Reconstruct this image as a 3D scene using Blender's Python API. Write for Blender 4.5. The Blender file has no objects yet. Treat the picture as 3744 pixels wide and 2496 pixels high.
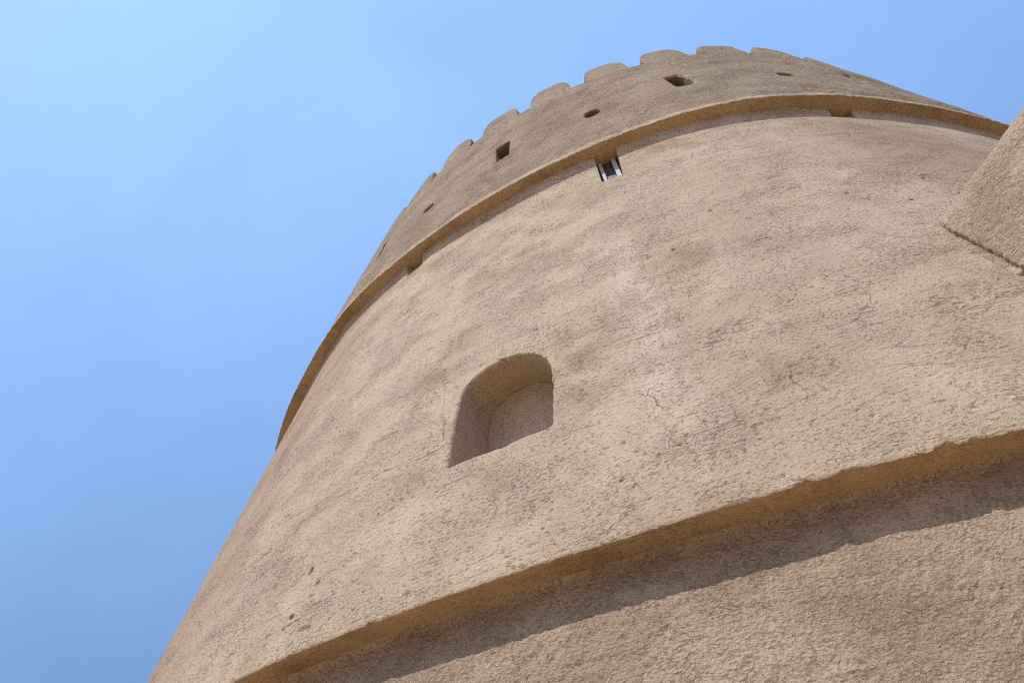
import bpy, math, random
import numpy as np
from mathutils import Matrix, Vector

S = bpy.context.scene
COL = S.collection
random.seed(7)
np.random.seed(7)
rad = math.radians

# ------------------------------------------------------------------ camera
EYE = 1.6                                    # eye height above the ground, metres
cam_d = bpy.data.cameras.new("camera")
cam = bpy.data.objects.new("camera", cam_d)
COL.objects.link(cam)
R_ = Vector((0.9280888977610303, 0.3624035676457753, -0.08552573887625628))
U_ = Vector((0.3221269292845379, -0.6662115964354002, 0.6726041556552484))
F_ = Vector((-0.18677590658976856, 0.6517865930905677, 0.735043534618842))
M = Matrix((( R_.x, U_.x, -F_.x, 0.0), (R_.y, U_.y, -F_.y, -11.0), (R_.z, U_.z, -F_.z, EYE), (0, 0, 0, 1)))
cam.matrix_world = M
cam_d.sensor_width = 36.0
cam_d.lens = 2478.842 / 3744 * 36.0
cam_d.clip_start = 0.05
cam_d.clip_end = 6000
S.camera = cam

# ------------------------------------------------------------------ sun, sky, exposure
SUN_AZ, SUN_EL = rad(-22), rad(57)           # azimuth measured from -Y towards +X
sdir = Vector((math.sin(SUN_AZ) * math.cos(SUN_EL), -math.cos(SUN_AZ) * math.cos(SUN_EL), math.sin(SUN_EL)))
sun_d = bpy.data.lights.new("sun", 'SUN')
sun_d.energy = 2.9
sun_d.angle = rad(0.53)
sun_d.color = (1.0, 0.94, 0.86)
sun = bpy.data.objects.new("sun", sun_d)
COL.objects.link(sun)
sun.location = sdir * 60
sun.rotation_euler = sdir.to_track_quat('Z', 'Y').to_euler()

W = bpy.data.worlds.new("World")
S.world = W
W.use_nodes = True
wt = W.node_tree
wt.nodes.clear()
sky = wt.nodes.new('ShaderNodeTexSky')
sky.sky_type = 'NISHITA'
sky.sun_disc = False
sky.sun_elevation = SUN_EL
sky.sun_rotation = math.atan2(sdir.x, sdir.y)
sky.altitude = 0
sky.air_density = 1.6
sky.dust_density = 0.5
sky.ozone_density = 5.5
bg = wt.nodes.new('ShaderNodeBackground')
bg.inputs['Strength'].default_value = 0.113
wo = wt.nodes.new('ShaderNodeOutputWorld')
# hazy desert sky: little extra brightness at the horizon, a thin veil of cirrus overhead
tco = wt.nodes.new('ShaderNodeTexCoord')
lift = wt.nodes.new('ShaderNodeVectorMath')
lift.inputs[1].default_value = (0, 0, 0.8)
nrm_ = wt.nodes.new('ShaderNodeVectorMath')
nrm_.operation = 'NORMALIZE'
wt.links.new(tco.outputs['Generated'], lift.inputs[0])
wt.links.new(lift.outputs[0], nrm_.inputs[0])
wt.links.new(nrm_.outputs[0], sky.inputs['Vector'])
sep = wt.nodes.new('ShaderNodeSeparateXYZ')
wt.links.new(tco.outputs['Generated'], sep.inputs[0])
el_ = wt.nodes.new('ShaderNodeMapRange')
el_.interpolation_type = 'SMOOTHSTEP'
el_.inputs[1].default_value, el_.inputs[2].default_value = 0.15, 1.05
el_.inputs[3].default_value, el_.inputs[4].default_value = 0.80, 1.42
wt.links.new(sep.outputs[2], el_.inputs[0])
veil = wt.nodes.new('ShaderNodeTexNoise')
veil.inputs['Scale'].default_value = 2.3
veil.inputs['Detail'].default_value = 5.0
veil.inputs['Roughness'].default_value = 0.55
veil.inputs['Distortion'].default_value = 0.8
wt.links.new(tco.outputs['Generated'], veil.inputs['Vector'])
vr = wt.nodes.new('ShaderNodeMapRange')
vr.inputs[1].default_value, vr.inputs[2].default_value = 0.3, 0.75
vr.inputs[3].default_value, vr.inputs[4].default_value = 0.95, 1.09
wt.links.new(veil.outputs[0], vr.inputs[0])
fac = wt.nodes.new('ShaderNodeMath')
fac.operation = 'MULTIPLY'
wt.links.new(el_.outputs[0], fac.inputs[0])
wt.links.new(vr.outputs[0], fac.inputs[1])
scl_ = wt.nodes.new('ShaderNodeVectorMath')
scl_.operation = 'SCALE'
wt.links.new(sky.outputs[0], scl_.inputs[0])
wt.links.new(fac.outputs[0], scl_.inputs['Scale'])
wt.links.new(scl_.outputs[0], bg.inputs['Color'])
wt.links.new(bg.outputs[0], wo.inputs['Surface'])

S.view_settings.view_transform = 'Standard'
S.view_settings.look = 'None'
S.view_settings.exposure = 0.85
S.view_settings.gamma = 1.0
S.view_settings.use_curve_mapping = False
S.render.engine = 'CYCLES'
S.cycles.max_bounces = 8
S.cycles.diffuse_bounces = 5
S.cycles.use_denoising = False
S.cycles.pixel_filter_type = 'BLACKMAN_HARRIS'
S.cycles.filter_width = 1.1

# ------------------------------------------------------------------ numpy noise
_rng = np.random.RandomState(11)
_ang = _rng.rand(512, 512) * 2 * np.pi
_GX, _GY = np.cos(_ang), np.sin(_ang)


def gnoise(x, y):
    xi = np.floor(x).astype(np.int64)
    yi = np.floor(y).astype(np.int64)
    fx, fy = x - xi, y - yi
    u = fx * fx * fx * (fx * (fx * 6 - 15) + 10)
    v = fy * fy * fy * (fy * (fy * 6 - 15) + 10)
    x0, x1, y0, y1 = xi & 511, (xi + 1) & 511, yi & 511, (yi + 1) & 511
    a = _GX[y0, x0] * fx + _GY[y0, x0] * fy
    b = _GX[y0, x1] * (fx - 1) + _GY[y0, x1] * fy
    c = _GX[y1, x0] * fx + _GY[y1, x0] * (fy - 1)
    d = _GX[y1, x1] * (fx - 1) + _GY[y1, x1] * (fy - 1)
    return 1.5 * ((a * (1 - u) + b * u) * (1 - v) + (c * (1 - u) + d * u) * v)


def fbm(x, y, o=4, off=0.0):
    t = np.zeros(np.broadcast(x, y).shape)
    a, n = 1.0, 0.0
    for i in range(o):
        t += a * gnoise(x * 2 ** i + 17.3 * i + off, y * 2 ** i + 9.1 * i + off * 1.7)
        n += a
        a *= 0.5
    return t / n


def sstep(a, b, x):
    t = np.clip((x - a) / (b - a), 0, 1)                # also runs downwards when a > b
    return t * t * (3 - 2 * t)


# ------------------------------------------------------------------ tower outline (metres)
Z1, Z2, Z4 = 1.6406 + EYE, 6.8528 + EYE, 9.7738 + EYE     # lower ledge, upper ledge, crenel floor
LEAN = 0.22
E1, E2 = 0.215, 0.18                                      # how far each ledge overhangs the wall below
P_ = np.array([-180, -95, -70, -60, -55, -50, -45, -40, -35, -30, -25, -20, -15, -10, -5, 0, 5, 10, 15, 20, 25, 30, 35, 40, 45, 60, 90, 180])
T1 = np.array([8.24, 8.24, 8.25, 8.26, 8.27, 8.28, 8.29, 8.30, 8.31, 8.32, 8.325, 8.313, 8.268, 8.219, 8.195, 8.193, 8.237, 8.278, 8.295, 8.290, 8.275, 8.25, 8.22, 8.20, 8.20, 8.22, 8.24, 8.24])
T2 = np.array([7.25, 7.25, 7.36, 7.38, 7.36, 7.311, 7.268, 7.24, 7.245, 7.27, 7.255, 7.232, 7.217, 7.217, 7.231, 7.25, 7.279, 7.308, 7.313, 7.284, 7.242, 7.212, 7.205, 7.214, 7.22, 7.23, 7.25, 7.25])
T4 = np.array([6.60, 6.60, 6.55, 6.54, 6.54, 6.545, 6.55, 6.54, 6.54, 6.545, 6.564, 6.591, 6.611, 6.627, 6.643, 6.663, 6.681, 6.698, 6.711, 6.706, 6.69, 6.671, 6.653, 6.645, 6.645, 6.64, 6.62, 6.60])


def _smooth_tab(T):
    g = np.linspace(-180, 180, 1441)
    v = np.interp(g, P_, T)
    k = np.exp(-(np.arange(-24, 25) / 10.0) ** 2)
    k /= k.sum()
    return g, np.convolve(np.pad(v, 24, mode='wrap'), k, 'valid')


G1, G2, G4 = _smooth_tab(T1), _smooth_tab(T2), _smooth_tab(T4)
r_lip1 = lambda p: np.interp(p, *G1)
r_lip2 = lambda p: np.interp(p, *G2)
r_top = lambda p: np.interp(p, *G4)


def r_drum(p, z):
    u = (z - Z1) / (Z2 - Z1)
    r = r_lip1(p) * (1 - u) + (r_lip2(p) - E2) * u
    top = r_lip2(p) - 0.132                          # the last hand's breadths below the ledge stand plumb
    return np.where(z > Z2 - 0.5, np.maximum(r, top + 0.5 * np.abs(np.clip(Z2 - 0.22 - z, 0, 9)) * LEAN), r)


def r_par(p, z):
    u = (z - Z2) / (Z4 - Z2)
    return r_lip2(p) * (1 - u) + r_top(p) * u


def r_plinth(p, z):
    return r_lip1(p) - E1 + (Z1 - z) * LEAN


def xyz(p, r, z):
    a = np.radians(p)
    return np.stack([r * np.sin(a), -r * np.cos(a), z * np.ones_like(p)], -1)


# ------------------------------------------------------------------ relief of the plaster (metres, outwards)
def win(p, a, b, f=3.0):
    return sstep(a, a + f, p) * (1 - sstep(b - f, b, p))


def patch_mask(s, z):
    return sstep(-0.12, 0.42, fbm(s / 1.1 + 3, z / 0.75, 4, 5.0) + 0.25 * fbm(s / 0.22, z / 0.16, 2, 8.0))


DENTS = [(-17.0, 3.82, .016, .034, .04), (-16.2, 3.68, .018, .03, .02), (-17.1, 3.51, .016, .02, .04), (-16.0, 3.38, .05, .02, .012),
         (6.1, 6.2, .02, .014, .02), (13.2, 5.9, .018, .012, .025), (3.0, 5.75, .018, .014, .025), (15.5, 5.6, .02, .014, .025), (18.0, 6.0, .02, .014, .02)]


def relief_drum(p, z):
    s = p * 0.1353                                     # arc metres at a radius of 7.75
    w = win(p, -70, 50)
    rr = 0.012 * fbm(s / 2.2, z / 1.8, 2, 1.0) + 0.0016 * fbm(s / 0.33, z / 0.3, 2, 2.0)
    m = patch_mask(s, z)
    low = 1 - sstep(Z1, Z1 + 1.3, z)                   # rougher towards the ledge
    m = np.clip(m + 0.5 * low * sstep(-10, 6, p), 0, 1)
    g = fbm(s / 0.046, z / 0.027, 2, 3.0)
    rr += w * (0.0008 + 0.0032 * m) * np.where(g > 0, g * 0.5, g * 1.2)
    # picked-out flecks, clustered and drawn out along the trowel strokes
    ws, wz = s + 0.02 * gnoise(s / 0.06, z / 0.05), z + 0.25 * 0 + 0.012 * gnoise(s / 0.05 + 9, z / 0.05)
    pit = fbm(ws / 0.052 + 40, wz / 0.024 + 7, 3, 6.0)
    clus = sstep(0.05, 0.45, fbm(s / 0.45, z / 0.3, 3, 7.0) + 0.25 * low)
    rr -= w * 0.011 * sstep(0.33, 0.47, pit) * clus
    for (dp, dz, a, b, h) in DENTS:
        q = ((s - dp * 0.1353) / a) ** 2 + ((z - dz) / b) ** 2 + 0.5 * gnoise(s / 0.02, z / 0.02)
        rr -= h * sstep(1.2, 0.4, q)
    return rr


def relief_par(p, z):
    s = p * 0.121
    rr = 0.014 * fbm(s / 1.4, z / 1.1, 2, 11.0) + 0.004 * fbm(s / 0.3, z / 0.25, 2, 12.0)
    g = fbm(s / 0.065, z / 0.036, 3, 13.0)
    rr += win(p, -68, 50) * (0.007 + 0.010 * sstep(-0.3, 0.4, fbm(s / 0.8, z / 0.5, 3, 14.0))) * np.where(g > 0, g * 0.7, g * 1.3)
    rr += 0.006 * (1 - sstep(Z2 + 0.04, Z2 + 0.16, z))
    return rr


def relief_plinth(p, z):
    s = p * 0.143
    rr = 0.009 * fbm(s / 1.3, z / 1.1, 2, 21.0)
    g = fbm(s / 0.050, z / 0.036, 4, 23.0)
    b = 1 - np.abs(fbm(s / 0.036, z / 0.03, 2, 25.0)) * 2.2
    m = 0.45 + 0.75 * sstep(-0.35, 0.4, fbm(s / 0.7, z / 0.5, 3, 24.0))
    top = 0.45 + 0.55 * sstep(0.12, 0.42, Z1 - z)
    rr += win(p, -26, 16) * m * top * (0.011 * g + 0.006 * np.clip(b, -0.5, 1))
    return rr


# ------------------------------------------------------------------ materials
def nd(nt, kind, **kw):
    n = nt.nodes.new(kind)
    for k, v in kw.items():
        if k in n.inputs:
            n.inputs[k].default_value = v
        else:
            setattr(n, k, v)
    return n


def plaster(name, light, mid, dark, fine=1.0, coarse=1.0, cracks=0.0, specks=0.3, stain=1.0, holes=1.0, big_holes=1.0, fs=1.0, gran=0.0, glint=0.0, weather=False, lip=None, streak=1.0):
    m = bpy.data.materials.new(name)
    m.use_nodes = True
    nt = m.node_tree
    L = nt.links.new
    nt.nodes.clear()
    out = nd(nt, 'ShaderNodeOutputMaterial')
    bs = nd(nt, 'ShaderNodeBsdfPrincipled')
    bs.inputs['Roughness'].default_value = 0.95
    bs.inputs['Specular IOR Level'].default_value = 0.12
    L(bs.outputs[0], out.inputs[0])
    uv = nd(nt, 'ShaderNodeUVMap')

    def scaled(x, y, z=1.0):
        mp = nd(nt, 'ShaderNodeMapping')
        mp.inputs['Scale'].default_value = (x, y, z)
        L(uv.outputs[0], mp.inputs['Vector'])
        return mp.outputs[0]

    def noise(vec, scale, detail=3.0, rough=0.55, dist=0.0):
        n = nd(nt, 'ShaderNodeTexNoise')
        n.inputs['Scale'].default_value = scale
        n.inputs['Detail'].default_value = detail
        n.inputs['Roughness'].default_value = rough
        n.inputs['Distortion'].default_value = dist
        L(vec, n.inputs['Vector'])
        return n.outputs[0]

    def math_(op, a, b=None, clamp=False):
        n = nd(nt, 'ShaderNodeMath')
        n.operation = op
        n.use_clamp = clamp
        for i, v in enumerate((a, b)):
            if v is None:
                continue
            if isinstance(v, (int, float)):
                n.inputs[i].default_value = v
            else:
                L(v, n.inputs[i])
        return n.outputs[0]

    def rng(v, a, b, c=0.0, d=1.0):
        n = nd(nt, 'ShaderNodeMapRange')
        n.interpolation_type = 'SMOOTHSTEP'
        for i, k in zip((1, 2, 3, 4), (a, b, c, d)):
            n.inputs[i].default_value = k
        L(v, n.inputs[0])
        return n.outputs[0]

    def mix(f, a, b, blend='MIX'):
        n = nd(nt, 'ShaderNodeMix')
        n.data_type = 'RGBA'
        n.blend_type = blend
        if isinstance(f, (int, float)):
            n.inputs[0].default_value = f
        else:
            L(f, n.inputs[0])
        for i, v in ((6, a), (7, b)):
            if isinstance(v, tuple):
                n.inputs[i].default_value = (*v, 1)
            else:
                L(v, n.inputs[i])
        return n.outputs[2]

    big = noise(scaled(0.75, 0.55), 1.0, 4.0, 0.6, 0.3)
    stk = noise(scaled(2.6, 0.6), 1.0, 4.0, 0.6, 0.2)
    med = noise(scaled(4.2, 5.5), 1.0, 5.0, 0.65)
    fin = noise(scaled(55, 80), 1.0, 3.0, 0.7)
    grn = noise(scaled(230, 260), 1.0, 2.0, 0.6)
    f = math_('ADD', math_('MULTIPLY', big, 0.45), math_('ADD', math_('MULTIPLY', stk, 0.33 * streak), math_('MULTIPLY', med, 0.26)))
    c = mix(rng(f, 0.40, 0.56), mid, light)
    br = math_('MULTIPLY', rng(math_('ADD', math_('MULTIPLY', noise(scaled(0.9, 1.1), 1.3, 5.0, 0.62, 0.4), 0.7), math_('MULTIPLY', stk, 0.3)), 0.49, 0.66), 0.8 * stain)
    c = mix(br, c, dark)
    pale = rng(noise(scaled(1.6, 1.3), 1.7, 6.0, 0.68, 0.6), 0.60, 0.72)
    c = mix(math_('MULTIPLY', pale, 0.42), c, tuple(min(1, v * 1.16) for v in light))
    run = math_('MULTIPLY', rng(noise(scaled(4.5, 0.22), 1.0, 3.0, 0.6, 0.15), 0.56, 0.70), rng(noise(scaled(0.9, 0.8), 1.9, 4.0, 0.6), 0.42, 0.62))
    c = mix(math_('MULTIPLY', run, 0.60 * streak), c, tuple(min(1, v * 1.16) for v in light))
    drk = math_('MULTIPLY', rng(noise(scaled(5.5, 0.35), 1.4, 4.0, 0.6, 0.2), 0.58, 0.72), rng(noise(scaled(1.1, 0.9), 1.3, 4.0, 0.6), 0.42, 0.62))
    c = mix(math_('MULTIPLY', drk, 0.40 * streak), c, dark)
    if weather:
        # browner, dirtier plaster on the flank to the left and high up on the right
        sw = nd(nt, 'ShaderNodeSeparateXYZ')
        L(uv.outputs[0], sw.inputs[0])
        wob = math_('MULTIPLY', math_('SUBTRACT', noise(scaled(1.9, 0.4), 1.6, 5.0, 0.65), 0.5), 2.8)
        lf = rng(math_('ADD', sw.outputs[0], wob), -2.4, -4.2)
        dx = math_('MULTIPLY', math_('SUBTRACT', sw.outputs[0], 2.95), 0.95)
        dy = math_('MULTIPLY', math_('SUBTRACT', sw.outputs[1], 7.0), 0.72)
        ds = math_('ADD', math_('SQRT', math_('ADD', math_('MULTIPLY', dx, dx), math_('MULTIPLY', dy, dy))), math_('MULTIPLY', wob, 0.45))
        rt_ = rng(ds, 1.25, 0.35)
        c = mix(math_('MAXIMUM', math_('MULTIPLY', lf, 0.58), math_('MULTIPLY', rt_, 0.66)), c, dark)
        # pale lime wash that ran down the middle of the wall
        wx = math_('ABSOLUTE', math_('SUBTRACT', math_('ADD', sw.outputs[0], math_('MULTIPLY', wob, 0.09)), 0.02))
        wy = math_('MULTIPLY', rng(math_('ADD', sw.outputs[1], math_('MULTIPLY', wob, 0.5)), 6.9, 5.6), rng(sw.outputs[1], 3.4, 4.4))
        ws_ = math_('MULTIPLY', rng(wx, 0.26, 0.04), math_('MULTIPLY', wy, rng(noise(scaled(9, 2.2), 1.0, 5.0, 0.7), 0.36, 0.58)))
        c = mix(math_('MULTIPLY', ws_, 0.6), c, (0.53, 0.45, 0.36))
    # grains of sand in the plaster
    c = mix(math_('MULTIPLY', rng(fin, 0.38, 0.62), 0.32), c, tuple(v * 0.62 for v in mid))
    c = mix(math_('MULTIPLY', rng(grn, 0.56, 0.72), 0.35), c, tuple(min(1, v * 1.25) for v in light))
    # lichen and soot specks
    spm = rng(noise(scaled(1.3, 1.6), 3.2, 4.0, 0.65), 0.42, 0.62)
    spk = math_('MULTIPLY', rng(noise(scaled(75, 92), 1.0, 3.0, 0.75), 0.60, 0.67), math_('MULTIPLY', spm, specks))
    c = mix(spk, c, (0.045, 0.036, 0.03))
    if glint:
        vo = nd(nt, 'ShaderNodeTexVoronoi')
        vo.inputs['Scale'].default_value = 1.0
        L(scaled(24, 24), vo.inputs['Vector'])
        c = mix(math_('MULTIPLY', rng(vo.outputs['Distance'], 0.16, 0.06), glint), c, (0.75, 0.68, 0.6))
    if lip:
        sx = nd(nt, 'ShaderNodeSeparateXYZ')
        L(uv.outputs[0], sx.inputs[0])
        hgt = math_('ADD', math_('SUBTRACT', sx.outputs[1], lip), math_('MULTIPLY', math_('SUBTRACT', med, 0.5), 0.25))
        c = mix(math_('MULTIPLY', rng(hgt, 0.15, 0.04), 0.9), c, (0.44, 0.35, 0.265))
    # height for the bump
    h1 = noise(scaled(36 * fs, 58 * fs), 1.0, 5.0, 0.68)
    h2 = noise(scaled(95, 140), 1.0, 4.0, 0.7)
    rough_patch = rng(math_('ADD', math_('MULTIPLY', noise(scaled(1.0, 1.4), 1.5, 5.0, 0.65), 0.7), math_('MULTIPLY', med, 0.3)), 0.38, 0.64, 0.42, 1.0)
    hh = math_('ADD', math_('MULTIPLY', h1, 0.024 * coarse), math_('MULTIPLY', h2, 0.012 * fine))
    hh = math_('MULTIPLY', hh, rough_patch)
    hh = math_('ADD', hh, math_('MULTIPLY', grn, 0.0016 * fine))
    c = mix(math_('MULTIPLY', rough_patch, 0.10), c, tuple(v * k for v, k in zip(mid, (0.80, 0.72, 0.66))))
    if gran:
        # thrown-on grit: rounded grains standing proud, colour darker in the crevices, paler on the crowns
        gw = nd(nt, 'ShaderNodeVectorMath', operation='MULTIPLY_ADD')
        gn_ = nd(nt, 'ShaderNodeTexNoise')
        gn_.inputs['Scale'].default_value = 22.0
        gn_.inputs['Detail'].default_value = 3.0
        L(uv.outputs[0], gn_.inputs['Vector'])
        L(gn_.outputs['Color'], gw.inputs[0])
        gw.inputs[1].default_value = (0.035, 0.022, 0.0)
        L(uv.outputs[0], gw.inputs[2])
        gm = nd(nt, 'ShaderNodeMapping')
        gm.inputs['Scale'].default_value = (62, 82, 1)
        L(gw.outputs[0], gm.inputs['Vector'])
        gv = nd(nt, 'ShaderNodeTexVoronoi')
        gv.feature = 'SMOOTH_F1'
        gv.inputs['Smoothness'].default_value = 0.35
        gv.inputs['Scale'].default_value = 1.0
        L(gm.outputs[0], gv.inputs['Vector'])
        sz = math_('MULTIPLY', rng(noise(scaled(9, 11), 1.0, 4.0, 0.65), 0.36, 0.62, 0.25, 1.0), gran)
        hh = math_('SUBTRACT', hh, math_('MULTIPLY', math_('MULTIPLY', gv.outputs['Distance'], sz), 0.0125))
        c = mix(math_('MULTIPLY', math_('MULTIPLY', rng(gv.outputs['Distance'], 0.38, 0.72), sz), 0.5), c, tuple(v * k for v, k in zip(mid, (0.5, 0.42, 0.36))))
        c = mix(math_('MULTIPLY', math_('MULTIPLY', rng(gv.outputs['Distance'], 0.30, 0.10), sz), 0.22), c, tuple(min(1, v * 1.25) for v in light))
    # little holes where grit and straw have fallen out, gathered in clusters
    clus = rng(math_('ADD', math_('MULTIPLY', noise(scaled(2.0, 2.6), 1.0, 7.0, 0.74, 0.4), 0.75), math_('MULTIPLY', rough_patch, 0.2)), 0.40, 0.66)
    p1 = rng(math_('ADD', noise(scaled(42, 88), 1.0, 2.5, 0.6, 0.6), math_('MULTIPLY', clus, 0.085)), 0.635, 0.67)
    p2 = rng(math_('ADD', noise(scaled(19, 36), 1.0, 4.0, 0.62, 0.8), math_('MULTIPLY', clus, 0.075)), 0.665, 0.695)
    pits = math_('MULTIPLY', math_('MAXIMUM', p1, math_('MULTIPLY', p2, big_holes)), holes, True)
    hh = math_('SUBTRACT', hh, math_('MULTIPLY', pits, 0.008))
    c = mix(math_('MULTIPLY', pits, 0.55), c, tuple(v * k for v, k in zip(mid, (0.54, 0.40, 0.32))))  # shade inside the holes painted into the colour
    if cracks:
        # warp the coordinates, then take the borders of stretched cells as hairline cracks
        wv = nd(nt, 'ShaderNodeTexNoise')
        wv.inputs['Scale'].default_value = 2.6
        wv.inputs['Detail'].default_value = 4.0
        wv.inputs['Roughness'].default_value = 0.7
        L(uv.outputs[0], wv.inputs['Vector'])
        vm = nd(nt, 'ShaderNodeVectorMath', operation='MULTIPLY_ADD')
        L(wv.outputs['Color'], vm.inputs[0])
        vm.inputs[1].default_value = (0.30, 0.16, 0.0)
        L(uv.outputs[0], vm.inputs[2])
        mp = nd(nt, 'ShaderNodeMapping')
        mp.inputs['Scale'].default_value = (1.3, 2.9, 1)
        L(vm.outputs[0], mp.inputs['Vector'])
        ve = nd(nt, 'ShaderNodeTexVoronoi')
        ve.feature = 'DISTANCE_TO_EDGE'
        ve.inputs['Scale'].default_value = 1.0
        L(mp.outputs[0], ve.inputs['Vector'])
        wid = rng(noise(scaled(7, 7), 1.0, 3.0), 0.38, 0.70, 0.0008, 0.0040)
        cr = math_('LESS_THAN', ve.outputs['Distance'], wid)
        msk = rng(noise(scaled(0.8, 1.0), 2.6, 4.0), 0.40, 0.52)
        for off_, (sx_, sy_) in ((0.0, (0.75, 2.3)), (7.3, (0.55, 2.9))):
            mp2 = nd(nt, 'ShaderNodeMapping')
            mp2.inputs['Scale'].default_value = (sx_, sy_, 1)
            mp2.inputs['Location'].default_value = (off_, off_ * 0.7, 0)
            L(uv.outputs[0], mp2.inputs['Vector'])
            cn = noise(mp2.outputs[0], 1.0, 4.0, 0.42, 0.25)
            for lv in (0.47,):
                ln_ = math_('LESS_THAN', math_('ABSOLUTE', math_('SUBTRACT', cn, lv)), math_('MULTIPLY', wid, 0.6))
                cr = math_('MAXIMUM', cr, ln_)
        cr = math_('MULTIPLY', math_('MULTIPLY', cr, msk), cracks)
        c = mix(cr, c, (0.13, 0.098, 0.073))
        hh = math_('SUBTRACT', hh, math_('MULTIPLY', cr, 0.006))
    bmp = nd(nt, 'ShaderNodeBump')
    bmp.inputs['Strength'].default_value = 1.0
    bmp.inputs['Distance'].default_value = 1.0
    L(hh, bmp.inputs['Height'])
    L(bmp.outputs[0], bs.inputs['Normal'])
    L(c, bs.inputs['Base Color'])
    return m


LIGHT, MID, DARK = (0.410, 0.328, 0.243), (0.350, 0.273, 0.198), (0.262, 0.178, 0.120)
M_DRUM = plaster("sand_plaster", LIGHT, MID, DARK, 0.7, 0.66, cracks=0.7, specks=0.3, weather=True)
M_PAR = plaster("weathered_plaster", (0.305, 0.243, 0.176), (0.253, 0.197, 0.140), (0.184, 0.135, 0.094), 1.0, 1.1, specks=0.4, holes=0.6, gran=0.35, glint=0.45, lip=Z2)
M_PLI = plaster("coarse_plaster", (0.475, 0.369, 0.273), (0.40, 0.305, 0.221), (0.295, 0.213, 0.145), 1.3, 1.3, specks=0.7, stain=0.4, holes=0.9, gran=1.0, big_holes=0.2, fs=1.5, streak=0.5)
M_SOF = plaster("ledge_plaster", (0.43, 0.31, 0.19), (0.36, 0.252, 0.148), (0.22, 0.145, 0.083), 0.4, 0.25, specks=0.95, holes=0.6)  # warm bounce light from the ground is put into this colour
M_NIC = plaster("niche_plaster", (0.44, 0.345, 0.25), (0.40, 0.305, 0.217), (0.30, 0.215, 0.147), 0.3, 0.15, specks=0.4, stain=0.6, holes=0.4)
M_HOLE = plaster("shaded_hole_plaster", (0.24, 0.17, 0.115), (0.20, 0.14, 0.092), (0.13, 0.09, 0.06), 0.5, 0.5, specks=0.3, stain=0.6, holes=0.4)  # shade inside the loopholes is put into this darker colour
M_CUR = plaster("curtain_plaster", (0.52, 0.407, 0.30), (0.44, 0.336, 0.243), (0.30, 0.215, 0.147), 1.2, 1.5, specks=0.35, stain=0.9, gran=0.9, holes=0.7, big_holes=0.3, fs=1.3)


def simple(name, col, rough=0.8, nscale=60, var=0.25):
    m = bpy.data.materials.new(name)
    m.use_nodes = True
    nt = m.node_tree
    b = nt.nodes['Principled BSDF']
    b.inputs['Roughness'].default_value = rough
    tc = nd(nt, 'ShaderNodeTexCoord')
    n = nd(nt, 'ShaderNodeTexNoise')
    n.inputs['Scale'].default_value = nscale
    n.inputs['Detail'].default_value = 4
    nt.links.new(tc.outputs['Object'], n.inputs['Vector'])
    r = nd(nt, 'ShaderNodeValToRGB')
    r.color_ramp.elements[0].position = 0.35
    r.color_ramp.elements[0].color = (*[v * (1 - var) for v in col], 1)
    r.color_ramp.elements[1].position = 0.62
    r.color_ramp.elements[1].color = (*col, 1)
    nt.links.new(n.outputs[0], r.inputs[0])
    nt.links.new(r.outputs[0], b.inputs['Base Color'])
    bm = nd(nt, 'ShaderNodeBump')
    bm.inputs['Strength'].default_value = 0.4
    bm.inputs['Distance'].default_value = 0.004
    nt.links.new(n.outputs[0], bm.inputs['Height'])
    nt.links.new(bm.outputs[0], b.inputs['Normal'])
    return m


M_WHITE = simple("flaked_white_paint", (0.43, 0.415, 0.38), 0.7, 140, 0.5)
M_PANE = simple("dark_shutter", (0.035, 0.033, 0.036), 0.55, 20, 0.3)
M_SAND = simple("sand_ground", (0.53, 0.375, 0.225), 0.95, 1.2, 0.18)


# ------------------------------------------------------------------ mesh helpers
def mesh_obj(name, V, Fq, UV, mat, parent=None, smooth=True):
    V = np.asarray(V, np.float32).reshape(-1, 3)
    me = bpy.data.meshes.new(name)
    Fq = [np.asarray(f, np.int32) for f in (Fq if isinstance(Fq, list) else [Fq]) if len(f)]
    nl = sum(f.size for f in Fq)
    nf = sum(len(f) for f in Fq)
    me.vertices.add(len(V))
    me.vertices.foreach_set("co", V.ravel())
    me.loops.add(nl)
    idx = np.concatenate([f.ravel() for f in Fq])
    me.loops.foreach_set("vertex_index", idx)
    me.polygons.add(nf)
    tot = np.concatenate([np.full(len(f), f.shape[1], np.int32) for f in Fq])
    me.polygons.foreach_set("loop_start", np.concatenate([[0], np.cumsum(tot)[:-1]]).astype(np.int32))
    me.polygons.foreach_set("loop_total", tot)
    me.polygons.foreach_set("use_smooth", np.full(nf, smooth))
    if UV is not None:
        ul = me.uv_layers.new(name="UVMap")
        ul.data.foreach_set("uv", np.asarray(UV, np.float32).reshape(-1, 2)[idx].ravel())
    me.update()
    me.validate()
    me.materials.append(mat)
    o = bpy.data.objects.new(name, me)
    COL.objects.link(o)
    if parent is not None:
        o.parent = parent
    return o


def tag(o, label=None, cat=None, group=None, kind=None):
    for k, v in (("label", label), ("category", cat), ("group", group), ("kind", kind)):
        if v:
            o[k] = v


def in_poly(x, y, poly):
    c = np.zeros(x.shape, bool)
    n = len(poly)
    for i in range(n):
        (x0, y0), (x1, y1) = poly[i], poly[(i + 1) % n]
        if y0 == y1:
            continue
        k = ((y0 > y) != (y1 > y)) & (x < (x1 - x0) * (y - y0) / (y1 - y0) + x0)
        c ^= k
    return c


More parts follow.
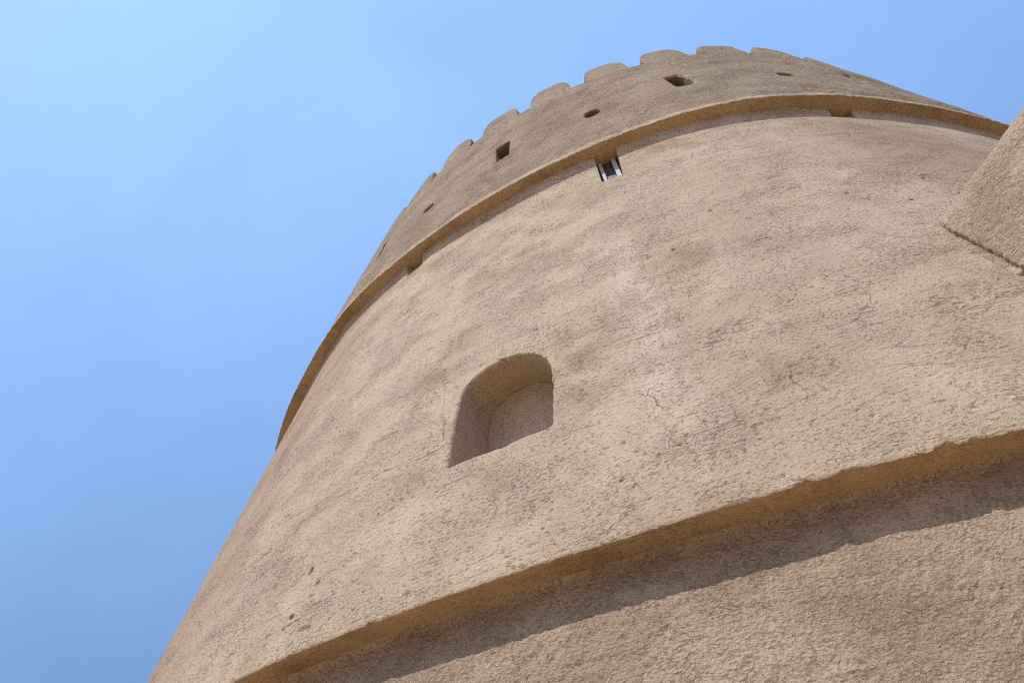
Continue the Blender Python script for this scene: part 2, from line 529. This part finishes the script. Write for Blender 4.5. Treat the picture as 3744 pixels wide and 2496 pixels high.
def closest(x, y, poly):
    best = np.full(x.shape, 1e9)
    bx, by = x.copy(), y.copy()
    n = len(poly)
    for i in range(n):
        (x0, y0), (x1, y1) = poly[i], poly[(i + 1) % n]
        dx, dy = x1 - x0, y1 - y0
        l2 = dx * dx + dy * dy
        if l2 == 0:
            continue
        t = np.clip(((x - x0) * dx + (y - y0) * dy) / l2, 0, 1)
        px, py = x0 + t * dx, y0 + t * dy
        d = np.hypot(x - px, y - py)
        k = d < best
        best = np.where(k, d, best)
        bx = np.where(k, px, bx)
        by = np.where(k, py, by)
    return best, bx, by


def resample(poly, n, jitter=0.0, seed=0):
    p = np.array(list(poly) + [poly[0]], float)
    d = np.r_[0, np.cumsum(np.hypot(*np.diff(p, axis=0).T))]
    t = np.linspace(0, d[-1], n, endpoint=False)
    q = np.c_[np.interp(t, d, p[:, 0]), np.interp(t, d, p[:, 1])]
    if jitter:
        nx = fbm(t / 0.07 + seed, t * 0 + seed, 3, seed)
        ny = fbm(t / 0.07 + seed + 50, t * 0 + seed, 3, seed + 9)
        q += jitter * np.c_[nx, ny]
    return q


class Wall:
    """A curved wall laid out as a grid of columns (phi, degrees) and rows (z), with openings cut into it."""

    def __init__(self, phis, zs, rfun, relief, kdeg):
        self.P, self.Z = np.meshgrid(np.asarray(phis, float), np.asarray(zs, float))
        self.rfun, self.relief, self.k = rfun, relief, kdeg    # kdeg: metres of arc per degree
        nz, n = self.P.shape
        self.keep = np.ones((nz - 1, n - 1), bool)
        self.inset = np.zeros_like(self.P)
        self.holes = []

    def cut(self, poly, rho=0.02, jitter=0.006, seed=1):
        """poly: outline in (phi, z)"""
        k = self.k
        pl = resample([(p * k, z) for p, z in poly], 160, jitter, seed)
        pl = [tuple(v) for v in pl]
        a = np.array(pl)
        x0, x1, y0, y1 = a[:, 0].min() - 0.12, a[:, 0].max() + 0.12, a[:, 1].min() - 0.12, a[:, 1].max() + 0.12
        ci = np.where((self.P[0] * k > x0) & (self.P[0] * k < x1))[0]
        ri = np.where((self.Z[:, 0] > y0) & (self.Z[:, 0] < y1))[0]
        sl = (slice(ri[0], ri[-1] + 1), slice(ci[0], ci[-1] + 1))
        X, Y = self.P[sl] * k, self.Z[sl]
        ins = in_poly(X, Y, pl)
        d, bx, by = closest(X, Y, pl)
        rr = rho * (1 + 0.6 * fbm(X / 0.08, Y / 0.08, 2, seed + 3))
        t = np.clip(1 - d / rr, 0, 1)
        self.inset[sl] += np.where(ins, rr, rr * (1 - np.sqrt(1 - t * t)))
        allin = ins[:-1, :-1] & ins[1:, :-1] & ins[:-1, 1:] & ins[1:, 1:]
        kk = self.keep[ri[0]:ri[-1], ci[0]:ci[-1]]
        kk &= ~allin
        top = self.Z[-1, 0]
        by = np.where(self.Z[sl] >= top - 1e-6, top, by)          # openings that run up to the top stay on it
        bx = np.where(ins, bx, X)
        by = np.where(ins, by, Y)
        self.P[sl] = bx / k
        self.Z[sl] = by
        # ordered border of the removed cells
        r0, c0 = ri[0], ci[0]
        nxt = {}
        for i, j in zip(*np.where(allin)):
            for (a_, b_, ni, nj) in (((i, j), (i, j + 1), i - 1, j), ((i, j + 1), (i + 1, j + 1), i, j + 1),
                                     ((i + 1, j + 1), (i + 1, j), i + 1, j), ((i + 1, j), (i, j), i, j - 1)):
                ok = 0 <= ni < allin.shape[0] and 0 <= nj < allin.shape[1]
                if ok and allin[ni, nj]:
                    continue
                if r0 + ni >= self.keep.shape[0]:
                    continue                                       # open at the top of the wall
                nxt[(a_[0] + r0, a_[1] + c0)] = (b_[0] + r0, b_[1] + c0)
        starts = set(nxt) - set(nxt.values())
        cur = next(iter(starts)) if starts else next(iter(nxt))
        loop = [cur]
        while cur in nxt and len(loop) <= len(nxt) + 1:
            cur = nxt[cur]
            if cur == loop[0]:
                break
            loop.append(cur)
        h = dict(loop=loop, closed=not starts, seed=seed)
        self.holes.append(h)
        return h

    def finish(self, edge=None):
        R = self.rfun(self.P, self.Z) + self.relief(self.P, self.Z) - self.inset
        if edge is not None:
            R = edge(self.P, self.Z, R)
        self.V = xyz(self.P, R, self.Z)
        nz, n = self.P.shape
        self.idx = np.arange(nz * n).reshape(nz, n)
        i = self.idx
        q = np.stack([i[:-1, :-1], i[:-1, 1:], i[1:, 1:], i[1:, :-1]], -1)
        self.quads = q[self.keep]
        self.uv = np.stack([self.P * self.k, self.Z], -1)

    def build(self, name, mat, parent):
        used = np.zeros(self.idx.size, bool)
        used[self.quads.ravel()] = True
        remap = np.cumsum(used) - 1
        return mesh_obj(name, self.V.reshape(-1, 3)[used], remap[self.quads], self.uv.reshape(-1, 2)[used], mat, parent)

    def reveal(self, h, name, mat, parent, depth, cove=0.03, taper=0.0, back=True, plumb=True, rough=0.003):
        """the lining of an opening: straight in, then a rounded corner and a back face"""
        L = np.array([self.V[a, b] for a, b in h['loop']])
        c = L.mean(0)
        d = -np.array([c[0], c[1], 0.0])
        d /= np.linalg.norm(d)
        front = (L @ d)
        base = front.min()
        goal = base + depth if plumb else None
        n = len(L)
        rows, uvs = [L], []
        per = np.r_[0, np.cumsum(np.linalg.norm(np.diff(L, axis=0), axis=1))]
        steps = [0.02, 0.06, 0.12, 0.2, 0.3, 0.4, 0.5, 0.6, 0.7, 0.8, 0.9, 0.96, 0.99, 1.0]
        cen = lambda A: A.mean(0)
        uvs.append(np.c_[per + h['seed'] * 3.1, np.zeros(n)])
        for t in steps:
            go = (goal - front) * t
            A = L + d * go[:, None]
            cc = cen(A)
            A = A + (cc - A) * (taper * t)
            off = A - cc
            off -= np.outer(off @ d, d)
            ln = np.linalg.norm(off, axis=1)[:, None] + 1e-9
            A = A + off / ln * (rough * 2.2 * fbm(per / 0.09, per * 0 + t * depth / 0.09, 3, h['seed']))[:, None]
            rows.append(A)
            uvs.append(np.c_[per + h['seed'] * 3.1, go])
        last = rows[-1]
        cc = cen(last)
        if back:
            rim = last
            for s in (1.0, 0.985, 0.95, 0.85, 0.68, 0.5, 0.32, 0.15, 0.0005):
                A = cc + (rim - cc) * s
                rows.append(A)
                uvs.append(np.c_[(A - c) @ np.array([-d[1], d[0], 0]), A[:, 2]])
        V = np.concatenate(rows)
        UV = np.concatenate(uvs)
        m = len(rows)
        I = np.arange(m * n).reshape(m, n)
        if h['closed']:
            J = np.roll(I, -1, axis=1)
            q = np.stack([I[:-1], J[:-1], J[1:], I[1:]], -1).reshape(-1, 4)
        else:
            q = np.stack([I[:-1, :-1], I[:-1, 1:], I[1:, 1:], I[1:, :-1]], -1).reshape(-1, 4)
        o = mesh_obj(name, V, q, UV, mat, parent)
        return o, c, d, goal


def columns(a, b, fine, coarse=2.0):
    mid = np.arange(a, b + 1e-6, fine)
    n1 = max(2, int((360 - (b - a)) / coarse))
    rest = np.linspace(mid[-1], mid[0] + 360, n1 + 1)[1:]
    return np.concatenate([mid, rest])


def wrap(p):
    return (p + 180) % 360 - 180


_rd, _rp, _rl = r_drum, r_par, r_plinth
RD = lambda p, z: _rd(wrap(p), z)
RP = lambda p, z: _rp(wrap(p), z)
RL = lambda p, z: _rl(wrap(p), z)

# ================================================================== THE TOWER
tower = bpy.data.objects.new("round_tower", None)
COL.objects.link(tower)
tag(tower, "huge round tapering sand coloured plaster fort tower with crenellated top", "tower")


# ragged arris of the two ledges: how far the bottom of the face is chipped away (metres, upwards)
def chip1(p):
    s = p * 0.143
    e = 0.006 * fbm(s / 0.35, s * 0, 3, 31.0) + 0.003 * gnoise(s / 0.05, s * 0 + 3.0)
    big = sstep(0.30, 0.62, fbm(s / 0.20, s * 0 + 5.0, 2, 33.0)) * (0.3 + 0.7 * sstep(-4, 4, p))
    e += 0.012 * big
    for cp, cw, ch in ((3.05, 0.045, .026), (4.4, 0.07, .018), (7.15, 0.05, .028), (7.9, 0.05, .010), (-12.6, 0.02, .012)):
        q = np.abs(s - cp * 0.143 + 0.02 * gnoise(s / 0.03, s * 0 + 2.0)) / cw
        e += 0.72 * ch * np.clip(1.15 - q, 0, 1) * (1 + 0.7 * gnoise(s / 0.018, s * 0 + 6.0))
    e += 0.006 * fbm(s / 0.045, s * 0 + 8.0, 3, 36.0) * sstep(-14, 4, p)
    return e * win(p, -30, 20)


def chip2(p):
    s = p * 0.126
    return (0.009 * fbm(s / 0.6, s * 0, 3, 35.0) + 0.004 * gnoise(s / 0.1, s * 0 + 1.0)) * win(p, -70, 55)


# ---- drum
def columns2(a, b, c, d, f1, f2):
    mid = np.concatenate([np.arange(a, b, f2), np.arange(b, c, f1), np.arange(c, d + 1e-6, f2)])
    return np.concatenate([mid, np.linspace(mid[-1], mid[0] + 360, 130)[1:]])


cols = columns2(-66.0, -24.0, 19.0, 46.0, 0.056, 0.1)
zs = np.concatenate([np.linspace(Z1, Z1 + 0.05, 8), np.arange(Z1 + 0.058, Z1 + 2.6, 0.0078), np.arange(Z1 + 2.61, Z2 - 0.004, 0.0115), [Z2]])
drum = Wall(cols, zs, RD, lambda p, z: relief_drum(wrap(p), z), 0.1353)

a = EYE
NICHE = [(-10.18, 2.605 + a), (-10.2, 2.9 + a), (-10.16, 3.15 + a), (-10.05, 3.31 + a), (-9.78, 3.42 + a), (-9.2, 3.49 + a), (-8.4, 3.54 + a), (-7.55, 3.56 + a),
         (-6.8, 3.54 + a), (-6.15, 3.50 + a), (-5.5, 3.42 + a), (-5.08, 3.34 + a), (-4.87, 3.22 + a), (-4.84, 3.0 + a), (-4.93, 2.75 + a), (-5.0, 2.61 + a),
         (-6.5, 2.60 + a), (-7.3, 2.592 + a), (-8.8, 2.606 + a)]
h_niche = drum.cut(NICHE, 0.022, 0.010, 3)
zt = Z2 + 0.05
h_mid = drum.cut([(0.66, 6.125 + a), (0.80, zt), (2.84, zt), (2.44, 6.10 + a)], 0.012, 0.003, 4)
h_left = drum.cut([(-19.98, 6.57 + a), (-20.25, zt), (-18.15, zt), (-18.1, 6.62 + a)], 0.012, 0.003, 5)
h_right = drum.cut([(21.3, 6.63 + a), (21.75, zt), (24.0, zt), (23.35, 6.61 + a)], 0.012, 0.003, 6)


def drum_edge(P, Z, R):
    p = wrap(P)
    c = chip1(p)
    t = np.clip(1 - (Z - Z1) / 0.05, 0, 1)
    Z += c * t ** 1.5
    R = R - (0.006 + 0.3 * np.maximum(c, 0)) * np.clip(1 - (Z - Z1 - c) / 0.012, 0, 1) ** 2
    return R


drum.finish(drum_edge)
drum.build("drum_wall", M_DRUM, tower)
drum.reveal(h_niche, "niche", M_NIC, tower, 0.54)[0]


def box(name, c, hx, hy, hz, mat, parent, bev=0.006):
    """axis triple hx, hy, hz are half-extent vectors"""
    import bmesh
    bm = bmesh.new()
    bmesh.ops.create_cube(bm, size=2.0)
    Mx = Matrix((( hx[0], hy[0], hz[0], c[0]), (hx[1], hy[1], hz[1], c[1]), (hx[2], hy[2], hz[2], c[2]), (0, 0, 0, 1)))
    bmesh.ops.transform(bm, matrix=Mx, verts=bm.verts)
    bmesh.ops.recalc_face_normals(bm, faces=bm.faces)
    bmesh.ops.bevel(bm, geom=bm.edges[:], offset=bev, segments=2, affect='EDGES', profile=0.5)
    me = bpy.data.meshes.new(name)
    bm.to_mesh(me)
    bm.free()
    me.materials.append(mat)
    o = bpy.data.objects.new(name, me)
    COL.objects.link(o)
    o.parent = parent
    return o


def slit(h, zb, half, framed):
    o, c, d, goal = drum.reveal(h, "slit_window", M_NIC, tower, 0.42 if not framed else 0.28, cove=0.01, rough=0.002)
    if framed:
        side = np.array([-d[1], d[0], 0.0])
        side = -side if side[0] < 0 else side
        L = np.array([drum.V[i] for i in h['loop']])
        x = (L - c) @ side
        fr = ((L @ d).min())
        zlo, zhi = L[:, 2].min() - 0.02, Z2 - 0.002
        zm, hz = (zlo + zhi) / 2, (zhi - zlo) / 2
        lean = 0.13                                         # the frame leans with the wall
        up = np.array([0, 0, 1.0]) + d * lean
        cen = lambda xx, dep: np.array([c[0], c[1], 0]) + side * xx + d * (fr + dep - c[:2] @ d[:2]) + np.array([0, 0, zm]) + d * 0.0
        lo, hi = -half, half
        for (xa, xb) in ((lo + 0.020, lo + 0.060), (hi - 0.066, hi - 0.016)):
            box("post", cen((xa + xb) / 2, 0.19), side * (xb - xa) / 2, d * 0.025, up * hz, M_WHITE, o)
        box("shutter", cen(0, 0.205), side * half * 0.97, d * 0.008, up * hz * 0.99, M_PANE, o, 0.002)
    return o


o_mid = slit(h_mid, 6.1 + a, 0.118, True)
slit(h_left, 6.55 + a, 0.11, False)
slit(h_right, 6.6 + a, 0.12, False)


# ---- the two ledges: flat undersides running from the lip in under the wall above
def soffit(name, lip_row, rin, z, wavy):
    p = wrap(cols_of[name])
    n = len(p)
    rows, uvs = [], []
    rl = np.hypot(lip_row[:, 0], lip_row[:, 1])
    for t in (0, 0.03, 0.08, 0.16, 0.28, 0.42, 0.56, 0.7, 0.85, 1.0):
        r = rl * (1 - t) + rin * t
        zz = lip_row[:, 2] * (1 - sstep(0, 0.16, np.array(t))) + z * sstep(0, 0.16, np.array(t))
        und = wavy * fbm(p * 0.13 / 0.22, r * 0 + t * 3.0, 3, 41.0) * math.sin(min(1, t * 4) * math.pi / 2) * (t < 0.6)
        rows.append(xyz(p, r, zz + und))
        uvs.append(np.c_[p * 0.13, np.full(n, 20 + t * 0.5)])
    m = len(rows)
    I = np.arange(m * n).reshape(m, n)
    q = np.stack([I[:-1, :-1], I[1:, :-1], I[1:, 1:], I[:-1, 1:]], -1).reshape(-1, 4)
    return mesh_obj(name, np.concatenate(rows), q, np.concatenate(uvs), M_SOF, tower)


cols_of = {"ledge_underside": cols}
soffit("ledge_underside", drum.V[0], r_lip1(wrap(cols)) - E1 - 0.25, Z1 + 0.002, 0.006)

# ---- plinth below the lower ledge
pc = columns(-27.0, 17.0, 0.05)
pz = np.concatenate([[0.0 - 0.3], np.linspace(0.0, Z1 - 1.75, 20), np.arange(Z1 - 1.73, Z1 - 0.06, 0.0085), np.linspace(Z1 - 0.055, Z1 + 0.004, 9)])
plinth = Wall(pc, pz, RL, lambda p, z: relief_plinth(wrap(p), z), 0.143)


def plinth_edge(P, Z, R):
    t = np.clip(1 - (Z1 - Z) / 0.06, 0, 1)
    return R + 0.035 * (1 - np.sqrt(np.clip(1 - t * t, 0, 1)))


plinth.finish(plinth_edge)
plinth.build("plinth_wall", M_PLI, tower)

# ---- parapet
qc = columns(-66.0, 48.0, 0.115)
qz = np.concatenate([np.linspace(Z2, Z2 + 0.05, 6), np.arange(Z2 + 0.062, Z4 - 0.06, 0.0145), np.linspace(Z4 - 0.05, Z4, 8)])
par = Wall(qc, qz, RP, lambda p, z: relief_par(wrap(p), z), 0.121)
PITCH, MW = 7.5, 5.5
MC = [5.9 + PITCH * k for k in range(-24, 24)]


def ell(pc_, zc, w, h, n=20, tilt=0.0):
    return [(pc_ + w / 2 * math.cos(t) + tilt * math.sin(t), zc + h / 2 * math.sin(t)) for t in np.linspace(0, 2 * math.pi, n, endpoint=False)]


loop_specs = [
    ([(-9.0, 8.03 + a), (-9.2, 8.64 + a), (-7.35, 8.66 + a), (-7.4, 8.06 + a)], 0.02, 0.007),
    ([(10.8, 8.02 + a), (10.7, 8.62 + a), (12.1, 8.64 + a), (12.62, 8.50 + a), (12.8, 8.15 + a), (12.5, 7.99 + a), (11.6, 7.97 + a)], 0.026, 0.008),
    ([(-28.4, 8.03 + a), (-28.4, 8.62 + a), (-26.7, 8.64 + a), (-26.7, 8.04 + a)], 0.02, 0.006),
    ([(30.3, 8.05 + a), (30.3, 8.62 + a), (31.7, 8.62 + a), (31.7, 8.05 + a)], 0.02, 0.006),
    (ell(2.14, 8.05 + a, 1.7, 0.26), 0.02, 0.006),
    (ell(-18.45, 8.10 + a, 1.6, 0.22), 0.02, 0.006),
    (ell(22.0, 8.06 + a, 1.7, 0.22), 0.02, 0.006),
]
lh = [par.cut(pl, rho, jit, 20 + i) for i, (pl, rho, jit) in enumerate(loop_specs)]


def in_merlon(p):
    d = np.abs((wrap(p) - 5.9 + PITCH / 2) % PITCH - PITCH / 2)
    return 1 - sstep(MW / 2 - 0.05, MW / 2 + 0.05, d)


def par_edge(P, Z, R):
    p = wrap(P)
    c = chip2(p)
    t = np.clip(1 - (Z - Z2) / 0.05, 0, 1)
    Z += c * t
    R = R - 0.006 * np.clip(1 - (Z - Z2 - c) / 0.015, 0, 1) ** 2
    gapm = 1 - in_merlon(P)
    tt = np.clip(1 - (Z4 - Z) / 0.035, 0, 1)
    R = R - gapm * 0.03 * (1 - np.sqrt(np.clip(1 - tt * tt, 0, 1)))
    Z += tt * gapm * 0.012 * fbm(p * 0.117 / 0.12, p * 0, 2, 61.0)
    return R


par.finish(par_edge)
par.build("parapet_wall", M_PAR, tower)
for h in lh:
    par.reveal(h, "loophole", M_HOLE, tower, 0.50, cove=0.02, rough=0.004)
cols_of["ledge_underside_upper"] = qc
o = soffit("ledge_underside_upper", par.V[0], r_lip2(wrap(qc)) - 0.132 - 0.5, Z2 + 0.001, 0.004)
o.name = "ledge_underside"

# parapet top, its inner face and the roof floor behind it
TH = 0.42
pw = wrap(qc)
rt = np.hypot(par.V[-1][:, 0], par.V[-1][:, 1])
rows = [par.V[-1]] + [xyz(pw, rt - t, Z4 - 0.0 + 0.008 * fbm(pw * 0.117 / 0.15, pw * 0 + t * 4, 2, 62.0) * (t < TH)) for t in (0.06, 0.15, 0.25, 0.35, TH)]
rows += [xyz(pw, rt - TH - 0.01, np.full(len(pw), Z4 - 0.03)), xyz(pw, rt - TH, np.full(len(pw), Z2 + 0.6))]
n = len(pw)
I = np.arange(len(rows) * n).reshape(len(rows), n)
q = np.stack([I[:-1, :-1], I[:-1, 1:], I[1:, 1:], I[1:, :-1]], -1).reshape(-1, 4)
mesh_obj("parapet_coping", np.concatenate(rows), q, np.concatenate([np.c_[pw * 0.117, 30 + np.full(n, i * 0.09)] for i in range(len(rows))]), M_PAR, tower)
pr = wrap(np.arange(0, 361, 3.0))
rows = [xyz(pr, np.interp(pr, *G4) * s, np.full(len(pr), Z2 + 0.62)) for s in (0.955, 0.6, 0.3, 0.01)]
I = np.arange(4 * len(pr)).reshape(4, len(pr))
q = np.stack([I[:-1, :-1], I[:-1, 1:], I[1:, 1:], I[1:, :-1]], -1).reshape(-1, 4)
V = np.concatenate(rows)
mesh_obj("roof_floor", V, q, V[:, :2], M_PAR, tower)


# ---- merlons: round-shouldered blocks on the parapet, each its own piece
def merlon(pc_, seed):
    rs = random.Random(seed)
    w = MW * (1 + rs.uniform(-0.035, 0.03)) / 2
    hgt = 0.645 + rs.uniform(-0.02, 0.03)
    k = 0.117
    n_arc = 72
    th = np.linspace(0, math.pi, n_arc)
    ex = 2 / 3.2
    ox = np.sign(np.cos(th)) * np.abs(np.cos(th)) ** ex * w
    oy = np.abs(np.sin(th)) ** ex * hgt
    per = np.r_[0, np.cumsum(np.hypot(np.diff(ox) * k, np.diff(oy)))]
    jx = 0.010 * fbm(per / 0.16, per * 0 + seed, 3, 70.0 + seed)
    jy = 0.010 * fbm(per / 0.16, per * 0 + seed + 30, 3, 71.0 + seed)
    fade = np.clip(np.sin(th) * 4, 0, 1)
    ox = ox + jx / k * fade
    oy = oy + jy * fade
    oy[0] = oy[-1] = 0
    # closed outline: arch plus the straight foot
    nf = 26
    fx = np.linspace(ox[-1], ox[0], nf + 2)[1:-1]
    ox, oy = np.r_[ox, fx], np.r_[oy, fx * 0]
    arch = np.r_[np.ones(n_arc), np.zeros(nf)]
    arch[0] = arch[n_arc - 1] = 0.25
    n = len(ox)
    cy = hgt * 0.45
    bev = 0.022
    rows, uvs = [], []

    def surf(px, pz, back):
        p = pc_ + px
        z = Z4 + pz
        r = RP(p, z) + relief_par(wrap(p), z) - back
        return xyz(p, r, z)

    scl = [0.02, 0.2, 0.4, 0.55, 0.7, 0.8, 0.88]
    for s in scl:
        rows.append(surf(ox * s, cy + (oy - cy) * s, 0 * ox))
        uvs.append(np.c_[(pc_ + ox * s) * 0.121, Z4 + cy + (oy - cy) * s])
    ln = np.hypot(ox * k, oy - cy)
    dx, dy = ox * k / ln, (oy - cy) / ln
    for i in range(0, 6):
        t = i / 5 * math.pi / 2
        ins = bev * (1 - math.sin(t)) * arch
        bk = bev * (1 - math.cos(t)) * arch
        px, py = ox - dx * ins / k, np.maximum(oy - dy * ins, 0)
        rows.append(surf(px, py, bk))
        uvs.append(np.c_[(pc_ + px) * 0.121, Z4 + py + bk])
    nfront = len(rows)
    for dep in (0.06, 0.12, 0.2, 0.28, 0.34):
        sh = 1 - 0.03 * dep
        p = pc_ + ox * sh
        z = Z4 + oy
        r0 = np.hypot(rows[nfront - 1][:, 0], rows[nfront - 1][:, 1])
        und = 0.008 * fbm(per.max() * np.linspace(0, 1, n) / 0.2, ox * 0 + dep * 6, 2, 75.0 + seed) * arch
        rows.append(xyz(p, r0 - dep, z + und))
        uvs.append(np.c_[(pc_ + ox) * 0.121, Z4 + oy + dep])
    rb = rows[-1]
    cb = rb.mean(0)
    cb[2] = Z4 + cy
    for s in (0.9, 0.5, 0.02):
        A = cb + (rb - cb) * s
        rows.append(A)
        uvs.append(np.c_[(pc_ + ox * s) * 0.121, Z4 + oy * s + 1])
    m = len(rows)
    I = np.arange(m * n).reshape(m, n)
    J = np.roll(I, -1, axis=1)
    q = np.stack([I[:-1], I[1:], J[1:], J[:-1]], -1).reshape(-1, 4)
    mesh_obj("merlon", np.concatenate(rows), q, np.concatenate(uvs), M_PAR, tower)


for i, c_ in enumerate(MC):
    merlon(wrap(c_), i)

# ================================================================== CURTAIN WALL, running from the tower out past the right of the camera
curtain = bpy.data.objects.new("curtain_wall", None)
COL.objects.link(curtain)
curtain.location = (2.0, -7.8, 0)
tag(curtain, "rough plastered wall with rounded top joining the tower at the right edge", "wall", kind="thing")
ang = rad(34)
dx_ = np.array([math.sin(ang), -math.cos(ang), 0.0])             # along the wall, away from the tower
nx_ = np.array([math.cos(ang), math.sin(ang), 0.0])              # to the right, across the wall
origin = np.array([1.975, -7.735, 0.0])                          # foot of the left face where it meets the tower
base_r = 0.0
ZB, ZT = 2.752 + a, 3.545 + a


def sweep(name, prof, mat, length, lo, fine_len, step, relief_amt, seed):
    """prof: (across, z) outline walked along the wall"""
    prof = np.array(prof, float)
    t = np.concatenate([np.arange(lo, fine_len, step), np.linspace(fine_len, length, 24)])
    d = np.r_[0, np.cumsum(np.hypot(*np.diff(prof, axis=0).T))]
    nrm = np.gradient(prof, axis=0)
    nrm = np.c_[-nrm[:, 1], nrm[:, 0]]
    nrm /= np.linalg.norm(nrm, axis=1)[:, None] + 1e-9
    T, D = np.meshgrid(t, d, indexing='ij')
    rr = relief_amt * (0.010 * fbm(T / 0.045, D / 0.045, 3, seed) + 0.004 * fbm(T / 0.02, D / 0.02, 2, seed + 4)) + 0.014 * fbm(T / 0.5, D / 0.5, 3, seed + 2)
    rr *= (T < fine_len + 0.05)
    if name == "wall_parapet":                           # open joint where it butts against the tower
        zf = prof[None, :, 1]
        tc = 0.02 + (4.70 - zf) * 0.234 + 0.012 * gnoise(D / 0.04, D * 0 + 2.0)
        rr = rr - 0.024 * np.exp(-((T - tc) / 0.014) ** 2) * (prof[None, :, 0] < 0.12)
    px = prof[None, :, 0] + nrm[None, :, 0] * rr
    pz_ = prof[None, :, 1] + nrm[None, :, 1] * rr
    V = origin - np.array([2.0, -7.8, 0]) + T[..., None] * dx_ + px[..., None] * nx_
    V[..., 2] = pz_
    I = np.arange(T.size).reshape(T.shape)
    q = np.stack([I[:-1, :-1], I[1:, :-1], I[1:, 1:], I[:-1, 1:]], -1).reshape(-1, 4)
    return mesh_obj(name, V, q, np.stack([T + 60, D], -1), mat, curtain)


def rounded(pts, n=9):
    """pts: (x, z, radius) corners of an open outline"""
    out = []
    for i, (x, z, r) in enumerate(pts):
        if i in (0, len(pts) - 1) or r == 0:
            out.append((x, z))
            continue
        p = np.array([x, z])
        a_ = np.array(pts[i - 1][:2]) - p
        b_ = np.array(pts[i + 1][:2]) - p
        a_ /= np.linalg.norm(a_)
        b_ /= np.linalg.norm(b_)
        for k in range(n):
            u = k / (n - 1)
            out.append(tuple(p + a_ * r * (1 - u) ** 2 + b_ * r * u ** 2))
    return out


def densify(pts, step):
    o = [pts[0]]
    for p, q_ in zip(pts[:-1], pts[1:]):
        l = math.hypot(q_[0] - p[0], q_[1] - p[1])
        m = max(1, int(l / step))
        for k in range(1, m + 1):
            o.append((p[0] + (q_[0] - p[0]) * k / m, p[1] + (q_[1] - p[1]) * k / m))
    return o


prof = densify(rounded([(0.30, ZB + 0.002, 0), (0.0, ZB, 0.04), (0.015, ZT, 0.17), (0.62, ZT, 0.17), (0.64, ZB, 0.04), (0.32, ZB + 0.002, 0)]), 0.012)
sweep("wall_parapet", prof, M_CUR, 16.0, -0.6, 1.8, 0.009, 0.75, 81.0)
prof = densify([(0.06, -0.2), (0.16, ZB + 0.01)], 0.05) + densify([(1.1, ZB + 0.01), (1.2, -0.2)], 0.3)
sweep("wall_body", prof, M_CUR, 16.0, -0.8, 1.8, 0.05, 0.6, 91.0)

# ================================================================== GROUND
gn = 48
gp = np.linspace(0, 2 * np.pi, gn + 1)
gr = np.array([0.0, 4, 8, 12, 16, 22, 30, 45, 80, 200, 600, 2500])
V = np.stack([np.outer(gr, np.cos(gp)), np.outer(gr, np.sin(gp)), np.zeros((len(gr), gn + 1))], -1)
V[3:9, :, 2] += 0.02 * np.sin(V[3:9, :, 0] * 0.7) * np.cos(V[3:9, :, 1] * 0.5)
I = np.arange(len(gr) * (gn + 1)).reshape(len(gr), gn + 1)
q = np.stack([I[:-1, :-1], I[1:, :-1], I[1:, 1:], I[:-1, 1:]], -1).reshape(-1, 4)
g = mesh_obj("ground", V, q, V[..., :2], M_SAND)
tag(g, "bare sandy ground around the foot of the tower", None, kind="structure")
